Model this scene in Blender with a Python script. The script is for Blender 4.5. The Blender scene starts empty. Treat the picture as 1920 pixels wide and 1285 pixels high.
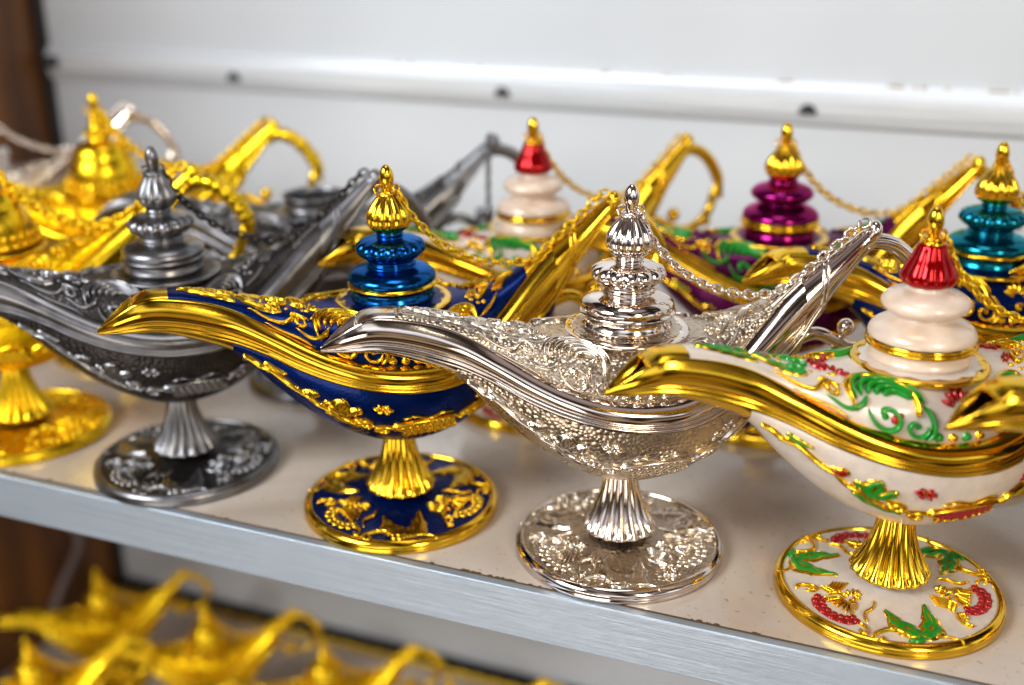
import bpy, bmesh, math, random
import numpy as np
from math import pi, sin, cos, radians as R
from mathutils import Vector, Matrix

random.seed(4)
CM = 0.01
scene = bpy.context.scene
col = scene.collection

# ------------------------------------------------------------------ camera
cam_d = bpy.data.cameras.new('camera')
cam = bpy.data.objects.new('camera', cam_d); col.objects.link(cam)
cam_d.sensor_width = 36.0
cam_d.lens = 36.0 * 2095.13 / 1920.0
cam_d.clip_start = 0.01; cam_d.clip_end = 20
fw = Vector((-0.34072325, 0.86983879, -0.35677464))
rt = Vector((0.93124018, 0.36440486, -0.00090167))
up = rt.cross(fw)
rt = fw.cross(up).normalized(); up = up.normalized()
m = Matrix((rt, up, -fw)).transposed().to_4x4()
m.translation = Vector((0, 0, 20.0 * CM))
cam.matrix_world = m
cam_d.dof.use_dof = True
cam_d.dof.focus_distance = 0.343
cam_d.dof.aperture_fstop = 4.8
cam_d.dof.aperture_blades = 9
scene.camera = cam

# ------------------------------------------------------------------ world: an open market street round the stall
world = bpy.data.worlds.new('World'); scene.world = world; world.use_nodes = True
wn, wl = world.node_tree.nodes, world.node_tree.links
wn.clear()
wo = wn.new('ShaderNodeOutputWorld'); wb = wn.new('ShaderNodeBackground'); wl.new(wb.outputs[0], wo.inputs[0])
tc = wn.new('ShaderNodeTexCoord')
sep = wn.new('ShaderNodeSeparateXYZ'); wl.new(tc.outputs['Generated'], sep.inputs[0])
elev = wn.new('ShaderNodeValToRGB'); wl.new(sep.outputs[2], elev.inputs[0])
ez = wn.new('ShaderNodeMapRange'); wl.new(sep.outputs[2], ez.inputs[0]); ez.inputs[1].default_value = -1; ez.inputs[2].default_value = 1
wl.new(ez.outputs[0], elev.inputs[0])
cr = elev.color_ramp
cr.elements[0].position = 0.0; cr.elements[0].color = (.40, .29, .19, 1)
cr.elements[1].position = 1.0; cr.elements[1].color = (.40, .33, .32, 1)
for p, c in ((.30, (.46, .33, .21, 1)), (.43, (.28, .19, .12, 1)), (.475, (.05, .03, .02, 1)), (.51, (.55, .58, .64, 1)), (.60, (1.5, 1.55, 1.7, 1)), (.70, (1.0, .98, 1.0, 1)), (.77, (.20, .16, .155, 1))):
    e = cr.elements.new(p); e.color = c
nz = wn.new('ShaderNodeTexNoise'); wl.new(tc.outputs['Generated'], nz.inputs[0]); nz.inputs['Scale'].default_value = 2.6; nz.inputs['Detail'].default_value = 1.2
nr = wn.new('ShaderNodeValToRGB'); wl.new(nz.outputs[0], nr.inputs[0])
nr.color_ramp.elements[0].position = .47; nr.color_ramp.elements[0].color = (.10, .08, .07, 1)
nr.color_ramp.elements[1].position = .60; nr.color_ramp.elements[1].color = (1.35, 1.35, 1.35, 1)
mul = wn.new('ShaderNodeMixRGB'); mul.blend_type = 'MULTIPLY'; mul.inputs[0].default_value = 1
wl.new(elev.outputs[0], mul.inputs[1]); wl.new(nr.outputs[0], mul.inputs[2]); wl.new(mul.outputs[0], wb.inputs[0])
wb.inputs[1].default_value = 0.78

def area(name, loc, target, sx, sy, power, color):
    d = bpy.data.lights.new(name, 'AREA'); d.shape = 'RECTANGLE'; d.size = sx; d.size_y = sy
    d.energy = power; d.color = color
    o = bpy.data.objects.new(name, d); col.objects.link(o)
    o.location = loc
    o.rotation_euler = (Vector(target) - Vector(loc)).to_track_quat('-Z', 'Y').to_euler()
    return o
area('daylight_opening', (-.75, -.55, .75), (-.1, .4, .05), .55, .42, 16.5, (.95, .98, 1.0))
area('low_front_fill', (-.25, -.60, -.30), (-.25, .45, -.15), .6, .35, 2.8, (1.0, .93, .84))  # fill light added low in front to brighten the lower shelf and wall
area('warm_right_strip', (.55, -.35, .50), (0, .4, .05), .16, .36, 4.2, (1.0, .88, .68))  # warm strip light added on the right for more highlights on the metal
area('overhead_soft', (-.1, .25, 1.0), (-.1, .5, .0), .3, .3, 1.6, (1, .98, .96))  # small soft area lamp added above the shelf

scene.view_settings.view_transform = 'Standard'
scene.view_settings.look = 'None'
scene.view_settings.exposure = 0.0
scene.view_settings.gamma = 1.0

# ------------------------------------------------------------------ materials
def mat(name, color, metallic=0., rough=.4, coat=0., bump=None, mottle=0., ior=1.5, sub=0., spec_tint=None, scale2=None, coat_rough=.04):
    m = bpy.data.materials.new(name); m.use_nodes = True
    n, l = m.node_tree.nodes, m.node_tree.links
    b = n['Principled BSDF']
    b.inputs['Base Color'].default_value = (*color, 1)
    b.inputs['Metallic'].default_value = metallic
    b.inputs['Roughness'].default_value = rough
    b.inputs['Coat Weight'].default_value = coat
    b.inputs['Coat Roughness'].default_value = coat_rough
    b.inputs['IOR'].default_value = ior
    if spec_tint: b.inputs['Specular Tint'].default_value = (*spec_tint, 1)
    if sub:
        b.inputs['Subsurface Weight'].default_value = sub
        b.inputs['Subsurface Scale'].default_value = .003
    t = n.new('ShaderNodeTexCoord')
    if mottle:
        nn = n.new('ShaderNodeTexNoise'); nn.inputs['Scale'].default_value = scale2 or 160; nn.inputs['Detail'].default_value = 5
        l.new(t.outputs['Object'], nn.inputs[0])
        mx = n.new('ShaderNodeMixRGB'); mx.blend_type = 'MULTIPLY'; mx.inputs[0].default_value = 1
        rr = n.new('ShaderNodeValToRGB'); rr.color_ramp.elements[0].position = .3; rr.color_ramp.elements[1].position = .7
        rr.color_ramp.elements[0].color = (1 - mottle,) * 3 + (1,)
        l.new(nn.outputs[0], rr.inputs[0]); mx.inputs[1].default_value = (*color, 1); l.new(rr.outputs[0], mx.inputs[2])
        l.new(mx.outputs[0], b.inputs['Base Color'])
        r2 = n.new('ShaderNodeMapRange'); l.new(nn.outputs[0], r2.inputs[0]); r2.inputs[3].default_value = rough * .7; r2.inputs[4].default_value = rough * 1.5
        l.new(r2.outputs[0], b.inputs['Roughness'])
    if bump:
        kind, sc, dist, st = bump
        if kind == 'pebble':
            v = n.new('ShaderNodeTexVoronoi'); v.feature = 'SMOOTH_F1'; v.inputs['Scale'].default_value = sc; v.inputs['Randomness'].default_value = .75
            v.inputs['Smoothness'].default_value = .12
            l.new(t.outputs['Object'], v.inputs['Vector'])
            inv = n.new('ShaderNodeMath'); inv.operation = 'SUBTRACT'; inv.inputs[0].default_value = 1; l.new(v.outputs['Distance'], inv.inputs[1]); h = inv.outputs[0]
        else:
            v = n.new('ShaderNodeTexNoise'); v.inputs['Scale'].default_value = sc; v.inputs['Detail'].default_value = 3
            l.new(t.outputs['Object'], v.inputs['Vector']); h = v.outputs[0]
        bp = n.new('ShaderNodeBump'); bp.inputs['Distance'].default_value = dist; bp.inputs['Strength'].default_value = st
        l.new(h, bp.inputs['Height']); l.new(bp.outputs[0], b.inputs['Normal'])
        if coat and kind == 'pebble': pass
    return m

M = {}
M['gold'] = mat('polished_gold', (.90, .54, .035), 1, .13, bump=('noise', 500, .0001, .10), mottle=.16, scale2=90)
M['gold_satin'] = mat('satin_gold', (.93, .60, .02), 1, .26, bump=('noise', 700, .0001, .3), mottle=.2)
M['gold_pebble'] = mat('pebbled_gold', (.95, .60, .008), 1, .28, bump=('pebble', 1000, .0003, .8), mottle=.25)
M['silver'] = mat('polished_silver', (.76, .67, .605), 1, .09, bump=('noise', 500, .0001, .09), mottle=.10)
M['silver_pebble'] = mat('pebbled_silver', (.62, .52, .41), 1, .26, bump=('pebble', 700, .0004, .85), mottle=.2)  # darker than the relief: recess shade put into the field colour
M['pewter'] = mat('antique_pewter', (.25, .25, .265), 1, .29, bump=('noise', 700, .0001, .2), mottle=.3)
M['pewter_dark'] = mat('oxidised_pewter', (.055, .05, .05), .9, .36, bump=('pebble', 700, .0004, .8), mottle=.4)
M['gold_relief'] = mat('relief_gold', (.92, .56, .03), 1, .2, mottle=.15, scale2=120)
M['silver_relief'] = mat('relief_silver', (.82, .73, .62), 1, .19, mottle=.12, scale2=120)
M['pewter_relief'] = mat('relief_pewter', (.30, .30, .315), 1, .28, mottle=.2)
M['blue'] = mat('blue_enamel', (.001, .013, .11), .6, .24, spec_tint=(.06, .16, .6), coat=.12, bump=('pebble', 1100, .0002, .35), mottle=.35)
M['blue_tier'] = mat('teal_blue_enamel', (.001, .075, .29), .95, .15, spec_tint=(.1, .6, 1), coat=.15, mottle=.2)
M['teal_tier'] = mat('teal_enamel', (.001, .14, .21), .95, .15, spec_tint=(.1, .8, .9), coat=.15, mottle=.2)
M['purple'] = mat('purple_enamel', (.08, .002, .05), .6, .24, spec_tint=(.6, .1, .5), coat=.12, mottle=.3)
M['purple_tier'] = mat('magenta_enamel', (.20, .002, .09), .92, .16, spec_tint=(1, .15, .6), coat=.15, mottle=.2)
M['pearl'] = mat('pearl_enamel', (.73, .64, .56), .1, .3, coat=.45, mottle=.14, sub=.15, scale2=260)
M['cream_tier'] = mat('cream_enamel', (.80, .65, .53), .05, .3, coat=.5, mottle=.22, sub=.2, scale2=140)
M['green'] = mat('green_enamel', (.001, .27, .012), .1, .28, coat=.3, mottle=.2)
M['red'] = mat('red_enamel', (.42, .002, .003), .3, .22, coat=.3, mottle=.3)
M['jewel'] = mat('ruby_enamel', (.34, .0, .002), .6, .10, spec_tint=(1, .05, .06), coat=.3, mottle=.25)
M['void'] = mat('dark_inside', (.03, .028, .026), .3, .5)

# ------------------------------------------------------------------ mesh building
class MB:
    def __init__(s): s.v = []; s.f = []; s.m = []; s.flat = set(); s.n = 0
    def add(s, verts, faces, mi=0, flat=False):
        verts = np.asarray(verts, float).reshape(-1, 3)
        b = s.n; s.v.append(verts); s.n += len(verts)
        for f in faces:
            if flat: s.flat.add(len(s.f))
            s.f.append([b + i for i in f]); s.m.append(mi)
    def grid(s, P, mi=0, close_u=False, close_v=False, flat=False, flip=False):
        P = np.asarray(P, float); a, b = P.shape[:2]; F = []
        for i in range(a if close_u else a - 1):
            for j in range(b if close_v else b - 1):
                i2, j2 = (i + 1) % a, (j + 1) % b
                q = [i * b + j, i2 * b + j, i2 * b + j2, i * b + j2]
                F.append(q[::-1] if flip else q)
        s.add(P.reshape(-1, 3), F, mi, flat)
    def mesh(s, name, slots=4, weld=False):
        me = bpy.data.meshes.new(name)
        V = np.concatenate(s.v) * CM
        me.from_pydata(V.tolist(), [], s.f)
        for _ in range(slots): me.materials.append(None)
        me.polygons.foreach_set('material_index', s.m)
        sm = [i not in s.flat for i in range(len(s.f))]
        me.polygons.foreach_set('use_smooth', sm)
        me.update()
        if weld:
            bm = bmesh.new(); bm.from_mesh(me); bmesh.ops.remove_doubles(bm, verts=bm.verts, dist=2e-7); bm.to_mesh(me); bm.free()
        return me

def interp(tab, x):
    """smooth interpolation through a table [(x, a, b, ...)] (monotone cubic-ish: catmull on fine linear)"""
    T = np.array(tab, float); x = np.atleast_1d(np.asarray(x, float))
    X = T[:, 0]; out = []
    for k in range(1, T.shape[1]):
        Y = T[:, k]; d = np.gradient(Y, X)
        i = np.clip(np.searchsorted(X, x) - 1, 0, len(X) - 2)
        h = X[i + 1] - X[i]; t = np.clip((x - X[i]) / h, 0, 1)
        s_ = (Y[i + 1] - Y[i]) / h
        d0 = np.where(d[i] * s_ <= 0, d[i] * .3, d[i]); d1 = np.where(d[i + 1] * s_ <= 0, d[i + 1] * .3, d[i + 1])
        out.append((2*t**3-3*t**2+1)*Y[i] + (t**3-2*t**2+t)*h*d0 + (-2*t**3+3*t**2)*Y[i+1] + (t**3-t**2)*h*d1)
    return np.stack(out, -1)

def bez(pts, n=24):
    """catmull-rom through 2-D/3-D points"""
    P = np.array(pts, float); P = np.concatenate([[2*P[0]-P[1]], P, [2*P[-1]-P[-2]]])
    out = []; segs = len(P) - 3; per = max(2, n // segs)
    for i in range(segs):
        p0, p1, p2, p3 = P[i:i+4]
        for t in np.linspace(0, 1, per, endpoint=False):
            out.append(.5*((2*p1)+(-p0+p2)*t+(2*p0-5*p1+4*p2-p3)*t*t+(-p0+3*p1-3*p2+p3)*t**3))
    out.append(P[-2]); return np.array(out)

def spiral(cx, cy, r0, r1, a0, a1, n=26):
    t = np.linspace(0, 1, n); r = r0 + (r1 - r0) * t; a = np.radians(a0 + (a1 - a0) * t)
    return np.stack([cx + r*np.cos(a), cy + r*np.sin(a)], -1)

def surf_n(S, U, V, e=.02):
    P = S(U, V); a = S(U + e, V) - S(U - e, V); b = S(U, V + e) - S(U, V - e)
    N = np.cross(a, b); N /= (np.linalg.norm(N, axis=-1, keepdims=True) + 1e-9)
    return P, N

class Orn:
    """relief ornament laid on a surface S(u, v) whose normal sign is sg"""
    def __init__(s, mb, S, sg=1, tf=None, ws=1., hs=1.): s.mb, s.S, s.sg, s.tf, s.ws, s.hs = mb, S, sg, tf, ws, hs
    def ridge(s, path, w, h, mi=1, taper=(.25, .25), K=7, prof=None, veins=0, vamp=.25, serr=0, sdepth=.3, lift=0.):
        p = np.array(path, float)
        n = len(p); t = np.linspace(0, 1, n)
        d = np.gradient(p, axis=0); d /= (np.linalg.norm(d, axis=1, keepdims=True) + 1e-9)
        nn = np.stack([-d[:, 1], d[:, 0]], -1)
        env = np.ones(n)
        if taper[0]: env *= np.clip(t / taper[0], 0.05, 1) ** .6
        if taper[1]: env *= np.clip((1 - t) / taper[1], 0.05, 1) ** .6
        ww = (w(t) if callable(w) else w * np.ones(n)) * (env if not callable(w) else 1)
        if serr: ww = ww * (1 - sdepth * ((t * serr) % 1.0))
        ww = ww * s.ws; hh = h * s.hs * np.minimum(1, .35 + env)
        q = np.linspace(-1, 1, K)
        UV = p[:, None, :] + nn[:, None, :] * (ww[:, None] * q[None, :])[..., None]
        if s.tf: UV = s.tf(UV.reshape(-1, 2)).reshape(UV.shape)
        P, N = surf_n(s.S, UV[..., 0], UV[..., 1])
        pr = (np.sqrt(np.clip(1 - q**2, 0, 1)) if prof is None else np.array(prof(q)))[None, :] * np.ones((n, 1))
        if veins: pr = pr * (1 - vamp * (.5 + .5*np.cos(2*pi*(t[:, None]*veins - np.abs(q)[None, :]*1.2))))
        H = hh[:, None] * pr + lift
        H[:, 0] = H[:, -1] = -.03
        H[0, :] = -.03; H[-1, :] = -.03
        s.mb.grid(P + N * s.sg * H[..., None], mi)
    def leaf(s, path, w, h, mi=1, lobes=4, outline=True):
        pr = lambda q: .42 + .5*np.abs(np.sin(pi*q*1.0))**1.0*(1-np.abs(q))*1.6 + .25*np.exp(-(q/.12)**2)
        f = lambda t: w * np.sin(pi * np.clip(t, 0, 1)**.75)**.8 * (1 - .30*((t*lobes) % 1.0)) + .01
        if outline: s.ridge(path, lambda t: f(t)*1.12 + .028, h*.62, 1, (.05, .05))
        s.ridge(path, f, h, mi, (.05, .05), K=9, prof=pr, veins=lobes, vamp=.3)
    def bead(s, u, v, r, mi=1, k=.8):
        p = np.array([[u, v]], float)
        if s.tf: p = s.tf(p)
        P, N = surf_n(s.S, p[:, 0], p[:, 1]); P = P[0]; N = N[0] * s.sg
        a = np.cross(N, [0, 0, 1.] if abs(N[2]) < .9 else [1., 0, 0]); a /= np.linalg.norm(a); b = np.cross(N, a)
        th = np.linspace(0, 2*pi, 9)[:-1]; G = []
        for e in (0, .45, .9, 1.3, 1.56):
            G.append([P + (a*cos(x) + b*sin(x))*r*cos(e) + N*(r*k*sin(e) - r*.1) for x in th])
        s.mb.grid(np.array(G), mi, close_v=True)
    def spiral(s, cx, cy, r0, r1, a0, a1, w=.06, h=.08, mi=1, ball=True, n=26):
        p = spiral(cx, cy, r0, r1, a0, a1, n); s.ridge(p, w, h, mi, (.15, .05))
        if ball: s.bead(p[-1][0], p[-1][1], w*1.7, mi)
    def flower(s, u, v, r, mi=1, n=6, a0=0):
        for k in range(n):
            a = a0 + 2*pi*k/n
            s.ridge([(u + cos(a)*r*q, v + sin(a)*r*q) for q in (.15, .45, .75, 1.0)], r*.24, r*.34, mi, (.3, .4), K=5)
        s.bead(u, v, r*.28, 1)
    def fan(s, cx, cy, r, a0, a1, n=5, w=.05, h=.09, mi=1, sweep=150, dr=.16, shrink=14):
        """nested arcs: the acanthus C"""
        for k in range(n):
            rr = r - dr*k
            if rr <= .08: break
            s.spiral(cx + k*.02, cy, rr, rr*.86, a0 + shrink*k*.4, a0 + (a1 - a0)*(1 - k*.07), w, h, mi, ball=False, n=18)

def lathe(mb, prof, mi=0, n=48, flute=None, flat=False):
    """prof: (r, z[, flute amount]); flute = number of flutes"""
    P = []
    th = np.linspace(0, 2*pi, n + 1)[:-1]
    for q in prof:
        r, z = q[0], q[1]; a = q[2] if len(q) > 2 else 0
        rr = r * (1 + a*(np.abs(np.sin(th*(flute or 1)/2))**.8 - .6)) if flute else r*np.ones(n)
        P.append(np.stack([rr*np.cos(th), rr*np.sin(th), z*np.ones(n)], -1))
    mb.grid(np.array(P), mi, close_v=True, flat=flat)

def fine(prof, k=3):
    P = np.array([tuple(p) + (0,)*(3-len(p)) for p in prof], float)
    return bez(P, k*(len(P)-1)).tolist()

# ------------------------------------------------------------------ the lamp (all in cm, spout towards -x)
XS = np.linspace(-9.5, 5.6, 118)
RIM_L = [(-9.5, .03, 7.70), (-9.1, .12, 7.68), (-8.4, .24, 7.70), (-7.6, .34, 7.68), (-6.8, .42, 7.54), (-6.1, .52, 7.34), (-5.4, .70, 7.14), (-4.5, 1.18, 6.84), (-3.4, 1.88, 6.36), (-1.8, 2.60, 5.86), (0, 2.86, 5.56), (1.5, 2.72, 5.60), (3, 2.12, 5.96), (4.2, 1.42, 6.42), (5.0, 1.0, 6.95), (5.7, .72, 7.6)]
RIM_U = [(-9.5, .02, 7.80), (-9.1, .28, 8.14), (-8.6, .44, 8.54), (-8.2, .50, 8.76), (-7.8, .52, 8.84), (-7, .55, 8.76), (-5.5, .66, 8.36), (-4.1, 1.06, 7.62), (-2.5, 1.80, 6.86), (-.8, 2.24, 6.40), (0, 2.30, 6.32), (1.5, 2.12, 6.40), (2.4, 1.75, 6.72), (3.2, 1.22, 7.25), (4.2, .70, 8.05), (5.0, .36, 8.72), (5.7, .18, 9.25)]
KEEL = [(-9.5, 7.67), (-8.4, 7.60), (-7.6, 7.54), (-6.8, 7.30), (-6.1, 7.02), (-5.45, 6.70), (-5.2, 6.52), (-4.3, 5.52), (-2.9, 4.22), (-1.6, 3.42), (-.6, 3.05), (.2, 2.98), (1.2, 3.12), (2.3, 3.55), (3.3, 4.2), (4.2, 4.95), (5.0, 5.9), (5.6, 6.9)]
RIDGE = [(-8.4, 8.66), (-8.1, 8.88), (-7.7, 8.96), (-7, 8.92), (-6, 8.72), (-5, 8.44), (-4, 8.18), (-3, 8.02), (-2, 7.95), (0, 7.95), (2, 7.92), (3, 8.0), (4.2, 8.42), (5.0, 8.88), (5.6, 9.3)]

def hull_S(side):
    def S(x, s):
        L = interp(RIM_L, np.clip(x, -5.4, 5.6).ravel()).reshape(*np.shape(x), 2); zk = interp(KEEL, np.clip(x, -5.4, 5.6).ravel())[:, 0].reshape(np.shape(x))
        b = np.clip(s, -0.05, 1.2) * pi/2
        wl_ = L[..., 0] * 1.0
        y = wl_ * np.sign(np.cos(b))*np.abs(np.cos(b))**.9; z = L[..., 1] - .02 - (L[..., 1] - zk) * np.sin(b)**1.0
        return np.stack([x + 0*y, side*y, z], -1)
    return S

def shoulder_S(side):
    def S(x, s):
        U = interp(RIM_U, np.clip(x, -8.4, 5.6).ravel()).reshape(*np.shape(x), 2); zt = interp(RIDGE, np.clip(x, -8.4, 5.6).ravel())[:, 0].reshape(np.shape(x))
        ex = 2/(2.0 + 1.1*np.exp(-(x/2.3)**2))
        a = np.clip(s, -.02, 1.15) * pi/2
        ca = np.cos(a); sa = np.sin(a)
        y = U[..., 0] * np.sign(ca)*np.abs(ca)**ex; z = U[..., 1] - .06 + (zt - U[..., 1] + .06) * np.abs(sa)**ex
        return np.stack([x + 0*y, side*y, z], -1)
    return S

def arc_tf(S, smax=1.0, base=0):
    """(x, arc length in cm from the foot) -> (x, s)"""
    xs = np.linspace(-8.2, 5.6, 90); ss = np.linspace(0, smax, 40)
    X, SS = np.meshgrid(xs, ss, indexing='ij'); P = S(X, SS)
    D = np.concatenate([np.zeros((90, 1)), np.cumsum(np.linalg.norm(np.diff(P, axis=1), axis=-1), axis=1)], 1)
    dg = np.linspace(0, 6, 121); inv = np.array([np.where(dg <= row[-1], np.interp(dg, row, ss), 1 + (dg - row[-1])*.3) for row in D])
    def tf(p):
        k = np.clip((p[:, 0] + 8.2)/13.8*89, 0, 88.99); k0 = k.astype(int); f = k - k0
        d = np.clip(p[:, 1], 0, 5.9)/6*120; d0 = d.astype(int); g = d - d0
        v = (inv[k0, d0]*(1-f)*(1-g) + inv[k0+1, d0]*f*(1-g) + inv[k0, d0+1]*(1-f)*g + inv[k0+1, d0+1]*f*g)
        return np.stack([p[:, 0], np.where(p[:, 1] < 0, p[:, 1]*.3, v)], -1)
    tf.D = lambda x: D[int(np.clip((x + 8.2)/13.8*89, 0, 89))][-1]
    return tf

def build_bowl():
    mb = MB(); xs = np.linspace(-5.44, 5.55, 84)
    for side in (-1, 1):
        S = hull_S(side); ss = np.linspace(0, 1, 22)
        X, SS = np.meshgrid(xs, ss, indexing='ij'); mb.grid(S(X, SS), 0, flip=side > 0)
        tf0 = arc_tf(S)
        def tf(p):
            p = p.copy(); k = np.clip((p[:, 0] + 5.3)/1.6, 0, 1); p[:, 1] = p[:, 1]*(1.0 - .47*k) - .03*k; return tf0(p)
        tf.D = tf0.D
        o = Orn(mb, S, -1 if side < 0 else 1, tf, 1.25, 1.3)
        N = surf_n(S, np.array([0.]), np.array([.3]))[1][0]
        o.sg = 1 if N[1]*side > 0 else -1
        D = lambda x: tf.D(x)
        # the vine that follows the keel from the spout to the foot
        vine = [(-5.15, .28), (-4.85, .42), (-4.6, .62), (-4.3, .66), (-4.0, .95), (-3.7, 1.35), (-3.3, 1.55), (-3.0, 1.95), (-2.65, 2.1), (-2.3, 2.45), (-1.9, 2.62)]
        o.ridge(bez(vine, 60), .075, .11, 1, (.06, .05)); o.ridge(bez([(x+.06, d+.14) for x, d in vine[2:]], 50), .045, .07, 1, (.1, .1))
        for x, d, r in ((-4.62, .72, .11), (-4.45, .62, .09), (-3.62, 1.5, .13), (-3.45, 1.66, .10), (-3.3, 1.48, .1), (-2.92, 2.1, .12), (-2.74, 2.26, .1)): o.bead(x, d, r)
        o.leaf(bez([(-3.35, 1.6), (-3.15, 1.3), (-3.1, 1.0)], 12), .17, .12, 3, 1)
        # tulip leaf
        o.leaf(bez([(-2.15, 2.35), (-2.32, 1.95), (-2.3, 1.35), (-2.2, .95)], 18), .25, .12, 2, 2)
        o.leaf(bez([(-2.12, 2.2), (-1.9, 1.75), (-1.75, 1.35)], 12), .17, .11, 2, 2)
        o.leaf(bez([(-2.2, 2.2), (-2.6, 1.85), (-2.75, 1.45)], 12), .16, .10, 2, 2)
        o.ridge(bez([(-2.7, 1.75), (-2.45, 2.2), (-2.1, 2.6), (-1.7, 2.85)], 24), .07, .11, 1)
        o.leaf(bez([(-2.75, 2.35), (-2.35, 2.72), (-1.8, 2.98), (-1.3, 3.0)], 20), .19, .1, 2, 3)
        o.flower(-1.0, 1.15, .36, 3)
        o.spiral(-1.62, 2.5, .34, .06, 200, 620, .07, .12); o.spiral(-.95, 2.95, .28, .06, 230, -120, .06, .11)
        o.ridge(bez([(-1.3, 2.75), (-.9, 2.6), (-.5, 2.75), (-.2, 3.05)], 20), .07, .1)
        for k in range(5): o.bead(-1.9 + k*.2, 2.92 + .12*sin(k*2.), .085)
        o.flower(2.75, 1.0, .24, 3, 5, .4)
        o.leaf(bez([(-4.55, .35), (-4.2, .55), (-3.85, .62)], 10), .09, .09, 2, 2)
        o.ridge(bez([(-.4, 1.9), (0, 1.62), (.5, 1.85), (1.0, 1.6), (1.4, 1.75)], 24), .05, .08, 1)
        # shell of berries over the stem
        for row in range(4):
            for k in range(8):
                x = -.35 + .235*k + .06*row; d = 2.42 + row*.34 - .05*sin(k*.5)*3
                o.bead(x, d, .145, 3)
        o.ridge(bez([(-.62, 2.95), (-.55, 2.35), (.3, 2.0), (1.25, 2.05), (1.62, 2.4)], 30), .07, .12, 1)
        for k in range(7): o.ridge(bez([(-.35 + .28*k, 3.45), (-.25 + .28*k, 3.2), (-.3 + .3*k, 3.0)], 8), .06, .09, 1)
        # right hand scrolls climbing to the handle
        o.ridge(bez([(1.5, 2.6), (1.85, 2.15), (2.3, 2.0), (2.7, 2.2)], 24), .09, .12, 1); o.spiral(2.35, 2.45, .3, .06, 20, 380, .06, .1)
        for x, d, r in ((2.35, 1.2, .13), (2.5, 1.42, .12), (2.62, 1.1, .1), (2.28, 1.5, .1), (2.72, 1.3, .11)): o.bead(x, d, r, 3)
        o.ridge(bez([(2.6, 2.3), (3.0, 1.8), (3.4, 1.45), (3.8, 1.2), (4.2, .95)], 30), .12, .12, 1, veins=5)
        o.ridge(bez([(2.9, 2.35), (3.3, 1.95), (3.8, 1.6), (4.3, 1.2)], 24), .07, .1, 1)
        o.leaf(bez([(1.9, 2.9), (2.4, 2.85), (2.9, 2.55)], 12), .14, .1, 2, 3)
        for k in range(4): o.bead(3.1 + .32*k, 1.62 - .2*k, .11)
    # keel seam
    x = np.linspace(-5.3, 5.4, 60); zk = interp(KEEL, x)[:, 0]
    th = np.linspace(0, 2*pi, 7)[:-1]
    P = [[(x[i], .055*cos(a), zk[i] + .04*sin(a)) for a in th] for i in range(60)]
    mb.grid(P, 1, close_v=True)
    return mb.mesh('bowl', weld=True)

def rim_point(x):
    L = interp(RIM_L, x); U = interp(RIM_U, x); return L, U

def build_rim():
    mb = MB(); L, U = rim_point(XS)
    T = [(0, 0), (.015, .03), (.05, .060), (.09, .055), (.12, .015), (.135, .012), (.16, .045), (.20, .055), (.235, .03), (.25, .012)]
    for q in np.linspace(.28, 1, 17):
        u_ = (q - .26)/.74; T.append((q, .012 + .235*sin(pi*min(1, u_**.85))**.8 if u_ < 1 else .012))
    T = np.array(T)
    for side in (-1, 1):
        G = []
        for i, x in enumerate(XS):
            d = U[i] - L[i]; ln = np.hypot(*d); n = np.array([d[1], -d[0]])/max(ln, 1e-6)
            n = n if n[0] > 0 else n
            # outward normal: (+y) side
            nn = np.array([abs(n[0]) if abs(n[0]) > .05 else .05, n[1]]); 
            sc = min(1, ln/1.0)
            k = min(1, (x + 9.5)/.8 + .12)
            P = [L[i] + d*t + nn*b*ln*(.35 + .65*k)*(.9 if b > .1 else 1) for t, b in T]
            P.append(U[i] + np.array([-.10, -.02])*k)
            zk = L[i][1]
            if x < -6:
                P.append(np.array([max(U[i][0]*.75, .01), (U[i][1] + zk)/2])); P.append(np.array([.005, zk + .16]))
            else:
                P.append(U[i] + np.array([-.14, -.18])); P.append(U[i] + np.array([-.16, -.3]))
            G.append([(x, side*max(p[0], 0.004), p[1]) for p in P])
        mb.grid(G, 0, flip=side < 0)
    # under side of the spout, closing the two lower edges
    xs = XS[XS < -5.2]; Lx = interp(RIM_L, xs)
    q = np.linspace(-1, 1, 11); kz = interp(KEEL, xs)[:, 0]
    G = [[(x, (l[0] + .01)*a, l[1] - (l[1] - z_ + .01)*(1 - a*a)**.6) for a in q] for x, l, z_ in zip(xs, Lx, kz)]
    mb.grid(G, 0)
    return mb.mesh('rim')

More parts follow.
